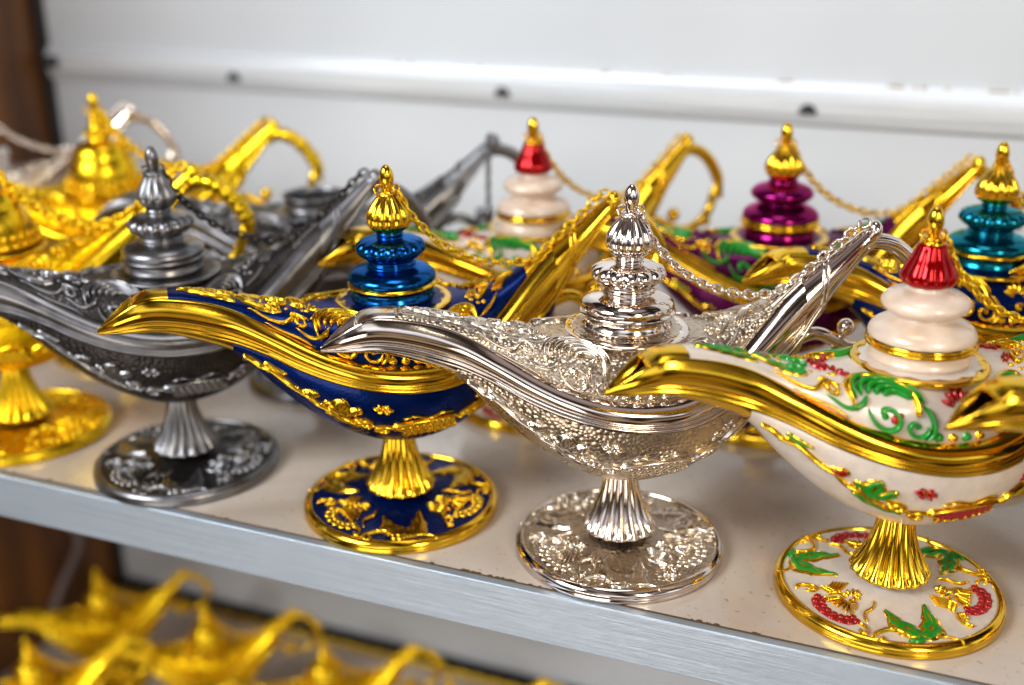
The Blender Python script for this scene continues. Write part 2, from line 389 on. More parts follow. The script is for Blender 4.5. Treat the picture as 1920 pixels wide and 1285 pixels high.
def build_upper():
    mb = MB(); xs = np.linspace(-8.4, 5.6, 112)
    for side in (-1, 1):
        S = shoulder_S(side); ss = np.linspace(0, 1, 20)
        X, SS = np.meshgrid(xs, ss, indexing='ij'); G = S(X, SS)
        # smooth metal saddle near spout mouth and near the handle
        i1 = int(np.argmin(abs(xs + 7.3))); i2 = int(np.argmin(abs(xs - 4.6)))
        f0 = len(mb.m); mb.grid(G, 0, flip=side > 0)
        nr_ = G.shape[1] - 1
        for i in range(G.shape[0] - 1):
            if i < i1 or i >= i2: mb.m[f0 + i*nr_: f0 + (i+1)*nr_] = [1]*nr_
        tf = arc_tf(S); o = Orn(mb, S, 1, tf, 1.3, 1.35)
        N = surf_n(S, np.array([-3.]), np.array([.4]))[1][0]; o.sg = 1 if N[2] > 0 else -1
        o2 = o
        # leafy scroll along the top of the spout
        o.leaf(bez([(-7.0, .75), (-6.4, .62), (-5.8, .50), (-5.2, .45)], 24), .15, .085, 2, 5)
        o.leaf(bez([(-5.3, .95), (-4.8, .75), (-4.3, .72), (-3.8, .9)], 24), .14, .09, 2, 4)
        o.leaf(bez([(-6.6, 1.05), (-6.0, .95), (-5.3, 1.0)], 20), .10, .08, 2, 4)
        o.spiral(-4.1, 1.0, .30, .06, 190, 560, .055, .09, 2); o.bead(-4.85, 1.15, .17, 3); o.bead(-5.85, .82, .12, 3)
        o.spiral(-3.35, .72, .28, .06, 150, -230, .05, .09)
        o.ridge(bez([(-4.9, .35), (-4.3, .3), (-3.8, .42), (-3.4, .9), (-3.0, 1.0)], 30), .05, .08)
        for k in range(7):
            a = R(20 + 26*k); o.ridge([(-3.0 + cos(a)*q, 1.55 + sin(a)*q*.9) for q in (.14, .28, .42, .52)], .055, .09, 3, (.2, .3), K=5)
        o.bead(-3.0, 1.5, .1)
        o.spiral(-3.9, 1.75, .3, .06, -20, 330, .05, .08, 2)
        o.ridge(bez([(-3.5, .45), (-3.0, .35), (-2.6, .62), (-2.4, 1.0)], 26), .06, .09, 2)
        o.ridge(bez([(-4.4, .14), (-3.9, .12), (-3.3, .16), (-2.9, .1)], 20), .04, .07, 1)
        # big C scroll with fan, left of the lid
        o.spiral(-1.85, .95, 1.05, .70, 215, -20, .07, .13, 1, ball=False, n=36)
        for k in range(5):
            rr = .94 - .14*k
            o.ridge(spiral(-1.8 + .05*k, .98, rr, rr*.92, 196 - 10*k, 6 + 7*k, 26), .06, .13, 2, (.1, .2))
        o.spiral(-1.95, .55, .50, .08, 170, 560, .065, .12, 2, n=34)
        o.spiral(-1.2, .42, .34, .07, 20, -320, .055, .11, 2)
        o.ridge(bez([(-.98, 1.1), (-.75, .75), (-.72, .35), (-.95, .08)], 20), .07, .12, 2)
        o.bead(-1.75, .52, .15, 3); o.bead(-1.62, .66, .1, 3)
        # shell / comb under the lid
        for k in range(6):
            a = R(30 + 24*k); o.ridge([(.1 + cos(a)*q*.62, .95 + sin(a)*q*.75) for q in (.3, .6, .85, 1.0)], .055, .10, 3, (.2, .3), K=5)
        for k in range(4): o.ridge([(-.55 + .42*k, q) for q in (.03, .16, .28, .40)], .12, .09, 1 if k % 2 else 2, (.2, .3), K=7)
        o.spiral(.05, .72, .16, .05, 0, 360, .04, .08, 1)
        # right hand C scroll
        o.spiral(1.7, 1.0, .78, .5, -30, 205, .06, .12, 1, ball=False, n=30)
        for k in range(5):
            rr = .70 - .12*k
            o.ridge(spiral(1.68 - .04*k, .95, rr, rr*.92, -10 + 8*k, 190 - 8*k, 24), .05, .11, 2, (.15, .15))
        o.spiral(2.15, .55, .32, .06, 120, -240, .055, .1, 2); o.ridge(bez([(1.1, .3), (1.5, .15), (2.0, .2), (2.5, .12)], 18), .05, .1, 1)
        # rosette swirl and strokes toward the handle
        o.spiral(3.05, 1.55, .40, .05, 90, 640, .05, .1, 1, n=36); o.flower(2.55, 1.9, .22, 3)
        for k in range(4): o.ridge(bez([(3.3 + .1*k, 1.0 - .1*k), (3.7 + .1*k, 1.15 - .05*k), (4.1 + .05*k, 1.5 - .12*k)], 14), .05, .09, 2)
        o.ridge(bez([(2.6, .7), (3.1, .62), (3.5, .72)], 14), .07, .1, 1)
        for k in range(9): o.bead(2.3 + .2*k, 1.2 + .35*sin(k*1.7) + .04*k, .07 + .02*(k % 2), 1)
        for k in range(8): o.bead(-2.9 - .25*k, 1.15 + .3*sin(k*2.1), .06, 1)
    # rolled lip where the spout opens
    S = shoulder_S(-1); ss = np.linspace(0, 1, 16); a = S(np.full(16, -8.4), ss); b = a[::-1].copy(); b[:, 1] *= -1
    line = np.concatenate([a, b[1:]]); tube(mb, line, .055, 1, 8)
    return mb.mesh('upper_body', weld=True)

def build_foot(sprigs=True):
    mb = MB()
    prof = lambda r: .38 + .62*np.clip(1 - r/2.9, 0, 1)**2.2 * 1.0
    rr = np.concatenate([np.linspace(.6, 3.22, 24)]); th = np.linspace(0, 2*pi, 73)[:-1]
    mb.grid([[(r*cos(a), r*sin(a), prof(r)) for a in th] for r in rr], 0, close_v=True)
    S = lambda x, y: np.stack([x, y, prof(np.hypot(x, y))], -1)
    def at(ang, x, y):   # local frame: x tangential, y inward
        a = R(ang); ca, sa = cos(a), sin(a)
        def tf(p):
            rho = 3.04 - p[:, 1]*1.14; w_ = p[:, 0]*1.14*np.clip(rho/2.6, .75, 1.1); return np.stack([ca*rho - sa*w_, sa*rho + ca*w_], -1)
        return tf
    for k in range(3):
        o = Orn(mb, S, 1, at(-100 + 120*k, 0, 0), 1.1, 1.35)
        # pair of leaves in a V with scroll stem and tendril
        o.leaf(bez([(-.02, .02), (.30, .35), (.55, .80), (.66, 1.42)], 24), .28, .1, 2, 3)
        o.leaf(bez([(-.02, .05), (-.25, .4), (-.58, .75), (-.84, 1.25)], 24), .26, .1, 2, 3)
        o.ridge(bez([(.05, .02), (-.2, -.08), (-.4, -.02)], 10), .08, .09, 2)
        o.ridge(bez([(-.3, 0), (-.45, .3), (-.75, .45), (-1.1, .3), (-1.2, .12)], 24), .06, .10, 1)
        o.ridge(bez([(.2, .03), (.55, .08), (.8, -.08), (.85, -.22)], 18), .035, .06, 1)
        o.spiral(-1.0, .1, .2, .05, 90, 400, .04, .08)
        o = Orn(mb, S, 1, at(-160 + 120*k, 0, 0), 1.1, 1.35)
        # crescent of berries, ribbed bud and star flower
        for j in range(8):
            a = R(200 + 20*j)
            o.bead(.15 + .76*cos(a), .72 + .64*sin(a), .125, 3); o.bead(.15 + .58*cos(a), .72 + .46*sin(a), .11, 3)
        o.ridge([(.15 + .68*cos(R(a)), .72 + .56*sin(R(a))) for a in range(196, 346, 7)], .19, .02, 3, (.05, .05))
        for j in range(7): o.ridge(bez([(.1 + .05*(j - 3), .95), (.12 + .13*(j - 3), .7), (.12 + .17*(j - 3), .5)], 9), .035, .085, 1)
        for j in range(7):
            a = R(-20 + 37*j); o.ridge([(.05 + cos(a)*q, 1.15 + sin(a)*q) for q in (.05, .16, .27, .36)], .055, .09, 1, (.2, .4), K=5)
        o.ridge(bez([(.1, 1.0), (.45, 1.0), (.62, .75)], 10), .04, .08, 1); o.ridge(bez([(0, 1.0), (-.35, 1.02), (-.5, .75)], 10), .04, .08, 1)
        for j in range(5):
            o.ridge(bez([(-.95 + .1*j, 1.35 + .06*j), (-.85 + .1*j, 1.05), (-.98 + .08*j, .8)], 9), .035, .07, 1)
        o.ridge(bez([(.7, 1.5), (.95, 1.2), (.95, .85), (1.2, .65)], 14), .05, .08, 1)
        o.spiral(-.95, .55, .3, .06, 250, -60, .05, .09); o.spiral(1.15, .3, .22, .05, 150, -160, .045, .08)
    for k in range(6 if sprigs else 0):
        o = Orn(mb, S, 1, at(-128 + 60*k, 0, 0), 1.0, 1.3)
        o.spiral(0, .30, .17, .04, 100, 470, .035, .07, 1); o.ridge(bez([(.17, .3), (.22, .6), (.08, .95), (.16, 1.3)], 14), .04, .08, 1)
        o.leaf(bez([(.12, .8), (-.08, 1.05), (-.12, 1.35)], 10), .09, .07, 1, 2, False); o.leaf(bez([(.1, 1.0), (.3, 1.2), (.34, 1.5)], 10), .08, .07, 1, 2, False)
        for q in ((-.2, .1), (.24, .12), (.02, .62)): o.bead(q[0], q[1], .055)
    return mb.mesh('foot')

def build_foot_rim():
    mb = MB()
    pr = [(3.2, .34), (3.22, .42), (3.28, .46), (3.34, .44), (3.42, .38), (3.49, .30), (3.5, .22), (3.47, .17), (3.5, .12), (3.5, .03), (3.42, 0), (3.0, 0), (0.01, 0.0)]
    lathe(mb, pr[:11] , 0, 72); lathe(mb, pr[10:], 0, 72)
    return mb.mesh('foot_rim')

def build_stem():
    mb = MB()
    pr = [(1.14, .84, .04), (1.20, .90, .10), (1.16, .98, .14), (1.05, 1.12, .20), (.93, 1.32, .21), (.80, 1.6, .20), (.69, 1.92, .18), (.60, 2.3, .12), (.55, 2.7, .08), (.55, 3.0, .04), (.62, 3.25, 0)]
    lathe(mb, fine(pr, 4), 0, 16*12, flute=16)
    lathe(mb, [(.5, 2.86), (.64, 2.90), (.67, 2.97), (.64, 3.04), (.5, 3.1)], 0, 40)
    return mb.mesh('stem')

def build_collar():
    mb = MB()
    lathe(mb, fine([(1.5, 7.35), (1.6, 7.62), (1.86, 7.78), (1.96, 7.86), (1.97, 7.93), (1.92, 7.97)], 3), 1, 72)
    th = np.linspace(0, 2*pi, 145)[:-1]
    sc = 1.60 + .13*np.abs(np.sin(th*7))
    def ring(r, z): return np.stack([r*np.cos(th), r*np.sin(th), z*np.ones_like(th)], -1)
    mb.grid([ring(1.92, 7.97), ring(sc + .03, 7.99), ring(sc, 7.97)], 1, close_v=True)
    mb.grid([ring(sc, 7.97), ring(1.45*np.ones_like(th), 7.99), ring(1.36*np.ones_like(th), 8.04)], 0, close_v=True)
    return mb.mesh('collar')

def build_open_neck():
    mb = MB()
    lathe(mb, fine([(1.5, 7.4), (1.9, 7.8), (1.96, 7.9), (1.7, 7.98), (1.38, 8.05), (1.3, 8.3), (1.34, 8.5), (1.42, 8.6), (1.36, 8.66), (1.26, 8.62), (1.22, 8.3), (1.22, 7.6)], 3), 1, 64)
    lathe(mb, [(1.22, 7.65), (.01, 7.6)], 2, 64)
    return mb.mesh('neck')

def build_lid(kind):
    mb = MB()
    if kind in ('tier', 'pewter'):
        low = [(1.40, 8.02), (1.43, 8.1), (1.38, 8.22), (1.36, 8.36), (1.44, 8.44)]
        lathe(mb, fine(low), 0, 64)
        lathe(mb, fine([(1.42, 8.44), (1.5, 8.48), (1.51, 8.54), (1.44, 8.60)]), 1, 64)
        lathe(mb, fine([(1.44, 8.6), (1.47, 8.70), (1.40, 8.86), (1.18, 9.0), (.9, 9.06), (.80, 9.12), (.82, 9.2), (.76, 9.28), (.84, 9.36)]), 0, 64)
        lathe(mb, fine([(.82, 9.36, 0), (.98, 9.46, .05), (1.12, 9.62, .09), (1.13, 9.76, .10), (1.02, 9.92, .08), (.75, 10.02, .03), (.45, 10.06, 0)], 4), 0, 168, flute=14)
        lathe(mb, fine([(.46, 10.04), (.42, 10.1), (.45, 10.2), (.40, 10.28)]), 0, 40)
    elif kind == 'smooth':
        lathe(mb, fine([(1.40, 8.02), (1.43, 8.1), (1.38, 8.22), (1.40, 8.36), (1.48, 8.42)]), 0, 64)
        lathe(mb, fine([(1.46, 8.42), (1.56, 8.47), (1.56, 8.56), (1.49, 8.60), (1.55, 8.64), (1.5, 8.72)]), 1, 64)
        lathe(mb, fine([(1.5, 8.70), (1.50, 8.84), (1.38, 9.02), (1.1, 9.18), (.86, 9.28), (.84, 9.38), (1.05, 9.46), (1.22, 9.62), (1.20, 9.80), (1.02, 9.96), (.74, 10.06), (.6, 10.12), (.58, 10.2), (.5, 10.28)]), 0, 64)
    elif kind == 'bell':
        lathe(mb, fine([(1.70, 8.02), (1.78, 8.15), (1.66, 8.25), (1.70, 8.4), (1.60, 8.55), (1.58, 8.8), (1.52, 9.1), (1.38, 9.45), (1.32, 9.55), (1.24, 9.85), (1.0, 10.15), (.55, 10.3), (.46, 10.5)]), 0, 64)
        S = lambda x, y: np.stack([x, y, 8.3 + 0*x], -1)
        for k in range(30):
            a = 2*pi*k/30
            for rr, zz, rb in ((1.68, 8.52, .11), (1.78, 8.2, .12)):
                th = np.linspace(0, 2*pi, 7)[:-1]
                c = np.array([rr*cos(a), rr*sin(a), zz])
                mb.grid([[c + rb*np.array([sin(e)*cos(t), sin(e)*sin(t), cos(e)]) for t in th] for e in (.05, .8, 1.57, 2.3, 3.1)], 1, close_v=True)
    return mb.mesh('lid')

def build_knob(kind):
    mb = MB(); z0 = 10.26
    top = [(.13, 11.62), (.17, 11.68), (.2, 11.8), (.24, 12.0), (.22, 12.2), (.16, 12.36), (.07, 12.46), (.003, 12.48)]
    if kind == 'gourd':
        lathe(mb, fine([(.40, 10.24, 0), (.56, 10.34, .05), (.68, 10.50, .12), (.72, 10.72, .15), (.67, 10.94, .16), (.55, 11.16, .16), (.40, 11.36, .16), (.28, 11.5, .1), (.26, 11.56, 0), (.2, 11.62, 0), (.14, 11.64, 0)], 4), 0, 112, flute=14)
    elif kind == 'pewter':
        lathe(mb, fine([(.40, 10.24, 0), (.52, 10.38, .06), (.64, 10.56, .14), (.65, 10.74, .17), (.55, 11.0, .2), (.43, 11.22, .2), (.35, 11.42, .18), (.33, 11.56, .1), (.26, 11.62, 0), (.18, 11.66, 0)], 4), 0, 96, flute=10)
        lathe(mb, [(.4, 10.3), (.43, 10.4), (.55, 10.58), (.56, 10.74), (.47, 11.0), (.35, 11.22), (.27, 11.42)], 1, 40)
    elif kind == 'jewel':
        lathe(mb, fine([(.56, 10.22, 0), (.70, 10.28, .04), (.78, 10.42, .06), (.76, 10.58, .07), (.64, 10.84, .08), (.52, 11.06, .08), (.45, 11.24, .07), (.41, 11.36, .05), (.36, 11.44, 0)], 3), 1, 110, flute=11)
        lathe(mb, fine([(.36, 11.40), (.34, 11.48), (.26, 11.54), (.22, 11.62), (.14, 11.64)]), 0, 28)
    elif kind == 'bell':
        lathe(mb, fine([(.42, 10.45, 0), (.60, 10.58, .1), (.62, 10.7, .12), (.45, 10.84, .05), (.36, 11.0, 0), (.40, 11.12, 0), (.30, 11.25, 0), (.34, 11.4, 0), (.22, 11.55, 0), (.16, 11.64, 0)], 4), 0, 84, flute=12)
    lathe(mb, fine(top, 3), 0, 28)
    return mb.mesh('knob')

def tube(mb, path, rad, mi=0, n=10, flat_y=1., cap=True):
    P = np.array(path, float); d = np.gradient(P, axis=0); d /= np.linalg.norm(d, axis=1, keepdims=True)
    G = []; ref = np.array([0, 1., 0])
    rad = np.broadcast_to(rad, len(P)) if not callable(rad) else rad(np.linspace(0, 1, len(P)))
    th = np.linspace(0, 2*pi, n + 1)[:-1]
    for p, t, r in zip(P, d, rad):
        b = ref - t*(ref@t); b /= (np.linalg.norm(b) + 1e-9); a = np.cross(t, b)
        G.append([p + r*(a*cos(x) + b*sin(x)*flat_y) for x in th])
    G = np.array(G)
    if cap:
        G = np.concatenate([np.repeat(P[:1][:, None], n, 1), G, np.repeat(P[-1:][:, None], n, 1)])
    mb.grid(G, mi, close_v=True)

def build_handle():
    mb = MB()
    st = np.array([(4.2, 6.75, 1.0, 1.12), (4.9, 7.55, .92, .88), (5.6, 8.34, .74, .62), (6.3, 9.06, .54, .46), (6.9, 9.66, .42, .38), (7.4, 10.18, .33, .32), (7.75, 10.52, .28, .28)])
    S4 = bez(st, 42); d = np.gradient(S4[:, :2], axis=0); d /= np.linalg.norm(d, axis=1, keepdims=True)
    th = np.linspace(0, 2*pi, 25)[:-1]; G = []
    for (x, z, hh, hw), t in zip(S4, d):
        nrm = np.array([-t[1], t[0]])
        G.append([(x + nrm[0]*hh*sin(a), hw*cos(a)*(1 - .16*sin(a)), z + nrm[1]*hh*sin(a)) for a in th])
    mb.grid(G, 0, close_v=True)
    # ball end hooking back
    tube(mb, bez([(7.6, 0, 10.3), (7.88, 0, 10.58), (7.92, 0, 10.80), (7.78, 0, 10.92)], 12), lambda t: .30*np.sqrt(np.clip(1 - (t*.97)**4, .02, 1)), 0, 12)
    # belts of metal round the neck
    for off in (0, .14):
        G = []
        for a in np.linspace(0, 2*pi, 33)[:-1]:
            k = 20 + off/.14*1.6 + 5*sin(a)            # slanting loop
            k0 = int(k); f = k - k0
            row0, row1 = S4[k0]*(1-f) + S4[k0+1]*f, d[k0]
            x, z, hh, hw = row0; t = row1; nrm = np.array([-t[1], t[0]])
            c = np.array([x + nrm[0]*(hh+.02)*sin(a), (hw+.02)*cos(a)*(1 - .16*sin(a)), z + nrm[1]*(hh+.02)*sin(a)])
            o = np.array([nrm[0]*sin(a), cos(a), nrm[1]*sin(a)]); tt = np.array([t[0], 0, t[1]])
            G.append([c + .065*(o*sin(q) + tt*cos(q)) for q in np.linspace(0, 2*pi, 7)[:-1]])
        mb.grid(G, 0, close_u=True, close_v=True)
    # long rib up the side of the neck
    for sd in (-1, 1):
        rib = [(S4[k][0] + d[k][1]*S4[k][2]*.62, sd*S4[k][3]*.86, S4[k][1] - d[k][0]*S4[k][2]*.62) for k in range(6, 40)]
        tube(mb, rib, lambda t: .10*(1 - .4*t), 0, 7)
    return mb.mesh('neck')

def build_loop(feather=False):
    mb = MB()
    p = bez([(7.45, 0, 10.05), (7.95, 0, 10.35), (8.7, 0, 10.18), (9.35, 0, 9.60), (9.8, 0, 8.85), (10.05, 0, 7.95)], 50)
    if feather:
        tube(mb, p, lambda t: (.25 + .16*((t*11) % 1.0))*np.clip((1 - t)*6, .2, 1), 0, 10)
    else:
        tube(mb, p, lambda t: .27*np.clip((1 - t)*5, .25, 1)**.6, 0, 10)
        for sd in (-1, 1): tube(mb, p + np.array([0, .15*sd, .10]), lambda t: .12*np.clip((1 - t)*5, .25, 1), 0, 7)
    q = bez([(9.72, 0, 8.9), (9.62, 0, 8.1), (9.3, 0, 7.3), (8.6, 0, 6.80), (7.8, 0, 6.72), (7.1, 0, 7.0), (6.3, 0, 7.35), (5.3, 0, 7.0)], 60)
    tube(mb, q, lambda t: .22*np.clip(t*8, .3, 1), 0, 10)
    for c, r in (((7.35, 0, 7.5), .3), ((7.0, .0, 6.55), .26), ((9.3, 0, 6.9), .2)):
        th = np.linspace(0, 2*pi, 15)[:-1]
        mb.grid([[np.array(c) + r*np.array([sin(e)*cos(t), sin(e)*sin(t), cos(e)]) for t in th] for e in np.linspace(.02, 3.12, 9)], 0, close_v=True)
    tube(mb, bez([(7.1, 0, 7.0), (7.25, 0, 7.25), (7.35, 0, 7.5)], 6), .13, 0, 8); tube(mb, bez([(7.6, 0, 6.75), (7.3, 0, 6.5), (7.0, 0, 6.55)], 6), .13, 0, 8)
    return mb.mesh('loop')

def build_ring():
    mb = MB()
    for c, rr, tilt, ax in (((0, 0, 11.60), .27, .12, 0), ((.30, -.05, 11.66), .17, 1.3, 1), ((-.27, -.08, 11.66), .17, 1.2, .5)):
        Rm = Matrix.Rotation(ax, 3, 'Z') @ Matrix.Rotation(tilt, 3, 'X'); G = []
        for a in np.linspace(0, 2*pi, 21)[:-1]:
            o = Vector((cos(a), sin(a), 0)); row = []
            for q in np.linspace(0, 2*pi, 7)[:-1]:
                v = Rm @ (o*(rr + .038*cos(q)) + Vector((0, 0, .038*sin(q)))); row.append((c[0] + v.x, c[1] + v.y, c[2] + v.z))
            G.append(row)
        mb.grid(G, 0, close_u=True, close_v=True)
    return mb.mesh('ring')

CHAIN = [(.32, -.12, 11.45), (.62, -.2, 10.85), (1.3, -.2, 10.05), (2.0, -.18, 9.5), (2.9, -.15, 9.06), (3.9, -.1, 8.82), (4.7, -.08, 8.84), (5.3, -.05, 9.12), (6.0, -.03, 9.68), (6.8, -.02, 10.36), (7.4, 0, 10.88), (7.72, 0, 11.0)]
def build_chain(pts=CHAIN, seed=1, step=.275, fat=1.):
    rnd = random.Random(seed); mb = MB(); P = bez(pts, 200)
    L = np.concatenate([[0], np.cumsum(np.linalg.norm(np.diff(P, axis=0), axis=1))]); n = int(L[-1]/step)
    for k in range(n + 1):
        s_ = k*step; c = np.array([np.interp(s_, L, P[:, i]) for i in range(3)]); c2 = np.array([np.interp(min(s_ + .05, L[-1]), L, P[:, i]) for i in range(3)])
        c1 = np.array([np.interp(max(s_ - .05, 0), L, P[:, i]) for i in range(3)])
        t = c2 - c1; t /= np.linalg.norm(t); y = np.array([0, 1., 0]); y -= t*(y@t); y /= np.linalg.norm(y); z = np.cross(t, y)
        a = (0.9 if k % 2 else -.45) + rnd.uniform(-.25, .25); b = y*cos(a) + z*sin(a); nrm = np.cross(t, b); G = []
        for q in np.linspace(0, 2*pi, 13)[:-1]:
            o = t*cos(q)*.195 + b*sin(q)*.135; on = o/np.linalg.norm(o)
            G.append([c + o*(.6 + .4*fat) + .050*fat*(on*cos(w) + nrm*sin(w)) for w in np.linspace(0, 2*pi, 6)[:-1]])
        mb.grid(G, 0, close_u=True, close_v=True)
    return mb.mesh('chain')

CACHE = {}
def get(key, fn, *a):
    if key not in CACHE: CACHE[key] = fn(*a)
    return CACHE[key]

def part(name, mesh, parent, mats):
    o = bpy.data.objects.new(name, mesh); col.objects.link(o); o.parent = parent
    for i, sl in enumerate(o.material_slots):
        sl.link = 'OBJECT'; sl.material = M[mats[min(i, len(mats)-1)]]
    return o

STYLE = {  # field, metal, accent a, accent b, lid tiers, lid kind, knob kind, knob mats
    'silver': ('silver_pebble', 'silver', 'silver_relief', 'silver_relief', 'silver', 'tier', 'gourd', ('silver', 'silver')),
    'pewter': ('pewter_dark', 'pewter', 'pewter_relief', 'pewter_relief', 'pewter', 'pewter', 'pewter', ('pewter', 'pewter_dark')),
    'blue': ('blue', 'gold', 'gold_relief', 'gold_relief', 'blue_tier', 'tier', 'gourd', ('gold', 'gold')),
    'teal': ('blue', 'gold', 'gold_relief', 'gold_relief', 'teal_tier', 'tier', 'gourd', ('gold', 'gold')),
    'purple': ('purple', 'gold', 'green', 'purple', 'purple_tier', 'smooth', 'gourd', ('gold', 'gold')),
    'white': ('pearl', 'gold', 'green', 'red', 'cream_tier', 'smooth', 'jewel', ('gold', 'jewel')),
    'gold': ('gold_pebble', 'gold_satin', 'gold_satin', 'gold_satin', 'gold_satin', 'bell', 'bell', ('gold_satin', 'gold_satin')),
}
def lamp(style, x, y, z, yaw, label, group, scale=1., open_neck=False, name='oil_lamp'):
    fld, met, a1, a2, tier, lk, kk, km = STYLE[style]
    r = bpy.data.objects.new(name, None); col.objects.link(r); r.empty_display_size = .02
    r.location = (x*CM, y*CM, z*CM); r.rotation_euler = (0, 0, R(yaw)); r.scale = (scale,)*3
    r['label'] = label; r['category'] = 'oil lamp'; r['group'] = group
    rel = {'gold': 'gold_relief', 'silver': 'silver_relief', 'pewter': 'pewter_relief'}.get(met, met)
    f = part('foot', get(('foot', met != 'gold'), build_foot, met != 'gold'), r, (fld, rel, a1, a2)); part('foot_rim', get('frim', build_foot_rim), f, (met,))
    part('stem', get('stem', build_stem), r, (met,))
    part('bowl', get('bowl', build_bowl), r, (fld, rel, a1, a2))
    part('rim', get('rim', build_rim), r, (met,))
    part('upper_body', get('upper', build_upper), r, (fld, rel, a1, a2))
    h = part('handle', get('handle', build_handle), r, (met,))
    fe = style == 'gold'
    part('handle_loop', get(('loop', fe), build_loop, fe), h, (met,))
    if open_neck:
        part('neck', get('oneck', build_open_neck), r, (fld, met, 'void'))
        l = part('lid', get(('lid', lk), build_lid, lk), r, (tier, met))
        l.location = Vector((7.55, -1.15, -4.3))*CM*1.0
        part('knob', get(('knob', kk), build_knob, kk), l, km)
        # the lid hangs on its chain from the tip of the handle
        ch = [(7.72, 0, 10.95), (7.62, -.5, 10.75), (7.57, -1.0, 10.1), (7.55, -1.15, 9.2), (7.55, -1.15, 8.2), (7.55, -1.15, 7.4)]
        part('chain', get('hchain', build_chain, ch, 5), r, (met,))
        # laid along the top of the neck too
        return r
    part('collar', get('collar', build_collar), r, (fld, met))
    l = part('lid', get(('lid', lk), build_lid, lk), r, (tier, met))
    rl = random.Random(int(abs(x*7 + y))); pv = Vector((0, 0, 8*CM)); mr = Matrix.Rotation(R(rl.uniform(-14, 14)), 4, 'Z') @ Matrix.Rotation(R(rl.uniform(-1.3, 1.3)), 4, 'X') @ Matrix.Rotation(R(rl.uniform(-1.3, 1.3)), 4, 'Y')
    mt_ = Matrix.Translation(pv) @ mr @ Matrix.Translation(-pv); l.location = mt_.to_translation(); l.rotation_euler = mt_.to_euler()
    part('knob', get(('knob', kk), build_knob, kk), l, km)
    part('ring', get('ring', build_ring), l, (met,))
    part('chain', get(('chain', int(abs(x)) % 4, style == 'gold'), build_chain, [(a_, b_ + .05*(int(abs(x)) % 4), c_ - .06*(int(abs(x)) % 4)*math.sin(pi*k_/(len(CHAIN)-1))) if k_ < 6 else (a_, b_, c_) for k_, (a_, b_, c_) in enumerate(CHAIN)], int(abs(x)) + 1, .275, 1.6 if style == 'gold' else 1.), r, ('pewter_dark' if style == 'pewter' else 'gold_satin' if met == 'gold' else met,))
    return r

# ------------------------------------------------------------------ the setting
def box(mb, x0, x1, y0, y1, z0, z1, mi=0, bev=0.):
    V = [(x, y, z) for x in (x0, x1) for y in (y0, y1) for z in (z0, z1)]
    mb.add(V, [(0, 1, 3, 2), (4, 6, 7, 5), (0, 4, 5, 1), (2, 3, 7, 6), (0, 2, 6, 4), (1, 5, 7, 3)], mi, True)
for nm, tint in (('cream_tier', (.62, .40, .17)), ('pearl', (.58, .44, .30))):
    mt = M[nm]; n, l = mt.node_tree.nodes, mt.node_tree.links; b = n['Principled BSDF']
    t = n.new('ShaderNodeTexCoord'); nn = n.new('ShaderNodeTexNoise'); nn.inputs['Scale'].default_value = 75; nn.inputs['Detail'].default_value = 3; l.new(t.outputs['Object'], nn.inputs[0])
    rr = n.new('ShaderNodeValToRGB'); rr.color_ramp.elements[0].position = .52; rr.color_ramp.elements[1].position = .78; rr.color_ramp.elements[1].color = (.5, .5, .5, 1); l.new(nn.outputs[0], rr.inputs[0])
    mx = n.new('ShaderNodeMixRGB'); old = b.inputs[0].links[0].from_socket; l.new(rr.outputs[0], mx.inputs[0]); l.new(old, mx.inputs[1]); mx.inputs[2].default_value = (*tint, 1); l.new(mx.outputs[0], b.inputs[0])

def simple(name, mb, m_, kind=None, parent=None, bevel=0., **props):
    me = mb.mesh(name, 0); me.materials.append(m_)
    o = bpy.data.objects.new(name, me); col.objects.link(o)
    if parent: o.parent = parent
    if kind: o['kind'] = kind
    for k, v in props.items(): o[k] = v
    if bevel:
        b = o.modifiers.new('bevel', 'BEVEL'); b.width = bevel; b.segments = 3; b.limit_method = 'ANGLE'
    return o

def laminate(name):
    m = bpy.data.materials.new(name); m.use_nodes = True; n, l = m.node_tree.nodes, m.node_tree.links; b = n['Principled BSDF']
    t = n.new('ShaderNodeTexCoord'); nn = n.new('ShaderNodeTexNoise'); nn.inputs['Scale'].default_value = 9; nn.inputs['Detail'].default_value = 6; nn.inputs['Distortion'].default_value = 1.2
    l.new(t.outputs['Object'], nn.inputs[0]); c = n.new('ShaderNodeValToRGB'); l.new(nn.outputs[0], c.inputs[0])
    c.color_ramp.elements[0].position = .3; c.color_ramp.elements[0].color = (.42, .335, .265, 1)
    c.color_ramp.elements[1].position = .7; c.color_ramp.elements[1].color = (.64, .575, .515, 1)
    sp = n.new('ShaderNodeTexNoise'); sp.inputs['Scale'].default_value = 420; sp.inputs['Detail'].default_value = 2; l.new(t.outputs['Object'], sp.inputs[0])
    sr = n.new('ShaderNodeValToRGB'); l.new(sp.outputs[0], sr.inputs[0]); sr.color_ramp.elements[0].position = .25; sr.color_ramp.elements[0].color = (.7, .62, .55, 1); sr.color_ramp.elements[1].position = .36; sr.color_ramp.elements[1].color = (1, 1, 1, 1)
    mx = n.new('ShaderNodeMixRGB'); mx.blend_type = 'MULTIPLY'; mx.inputs[0].default_value = 1; l.new(c.outputs[0], mx.inputs[1]); l.new(sr.outputs[0], mx.inputs[2]); l.new(mx.outputs[0], b.inputs[0])
    b.inputs['Roughness'].default_value = .2; b.inputs['Coat Weight'].default_value = .5; b.inputs['Coat Roughness'].default_value = .12
    rn = n.new('ShaderNodeMapRange'); l.new(nn.outputs[0], rn.inputs[0]); rn.inputs[3].default_value = .06; rn.inputs[4].default_value = .24; l.new(rn.outputs[0], b.inputs['Roughness'])
    return m
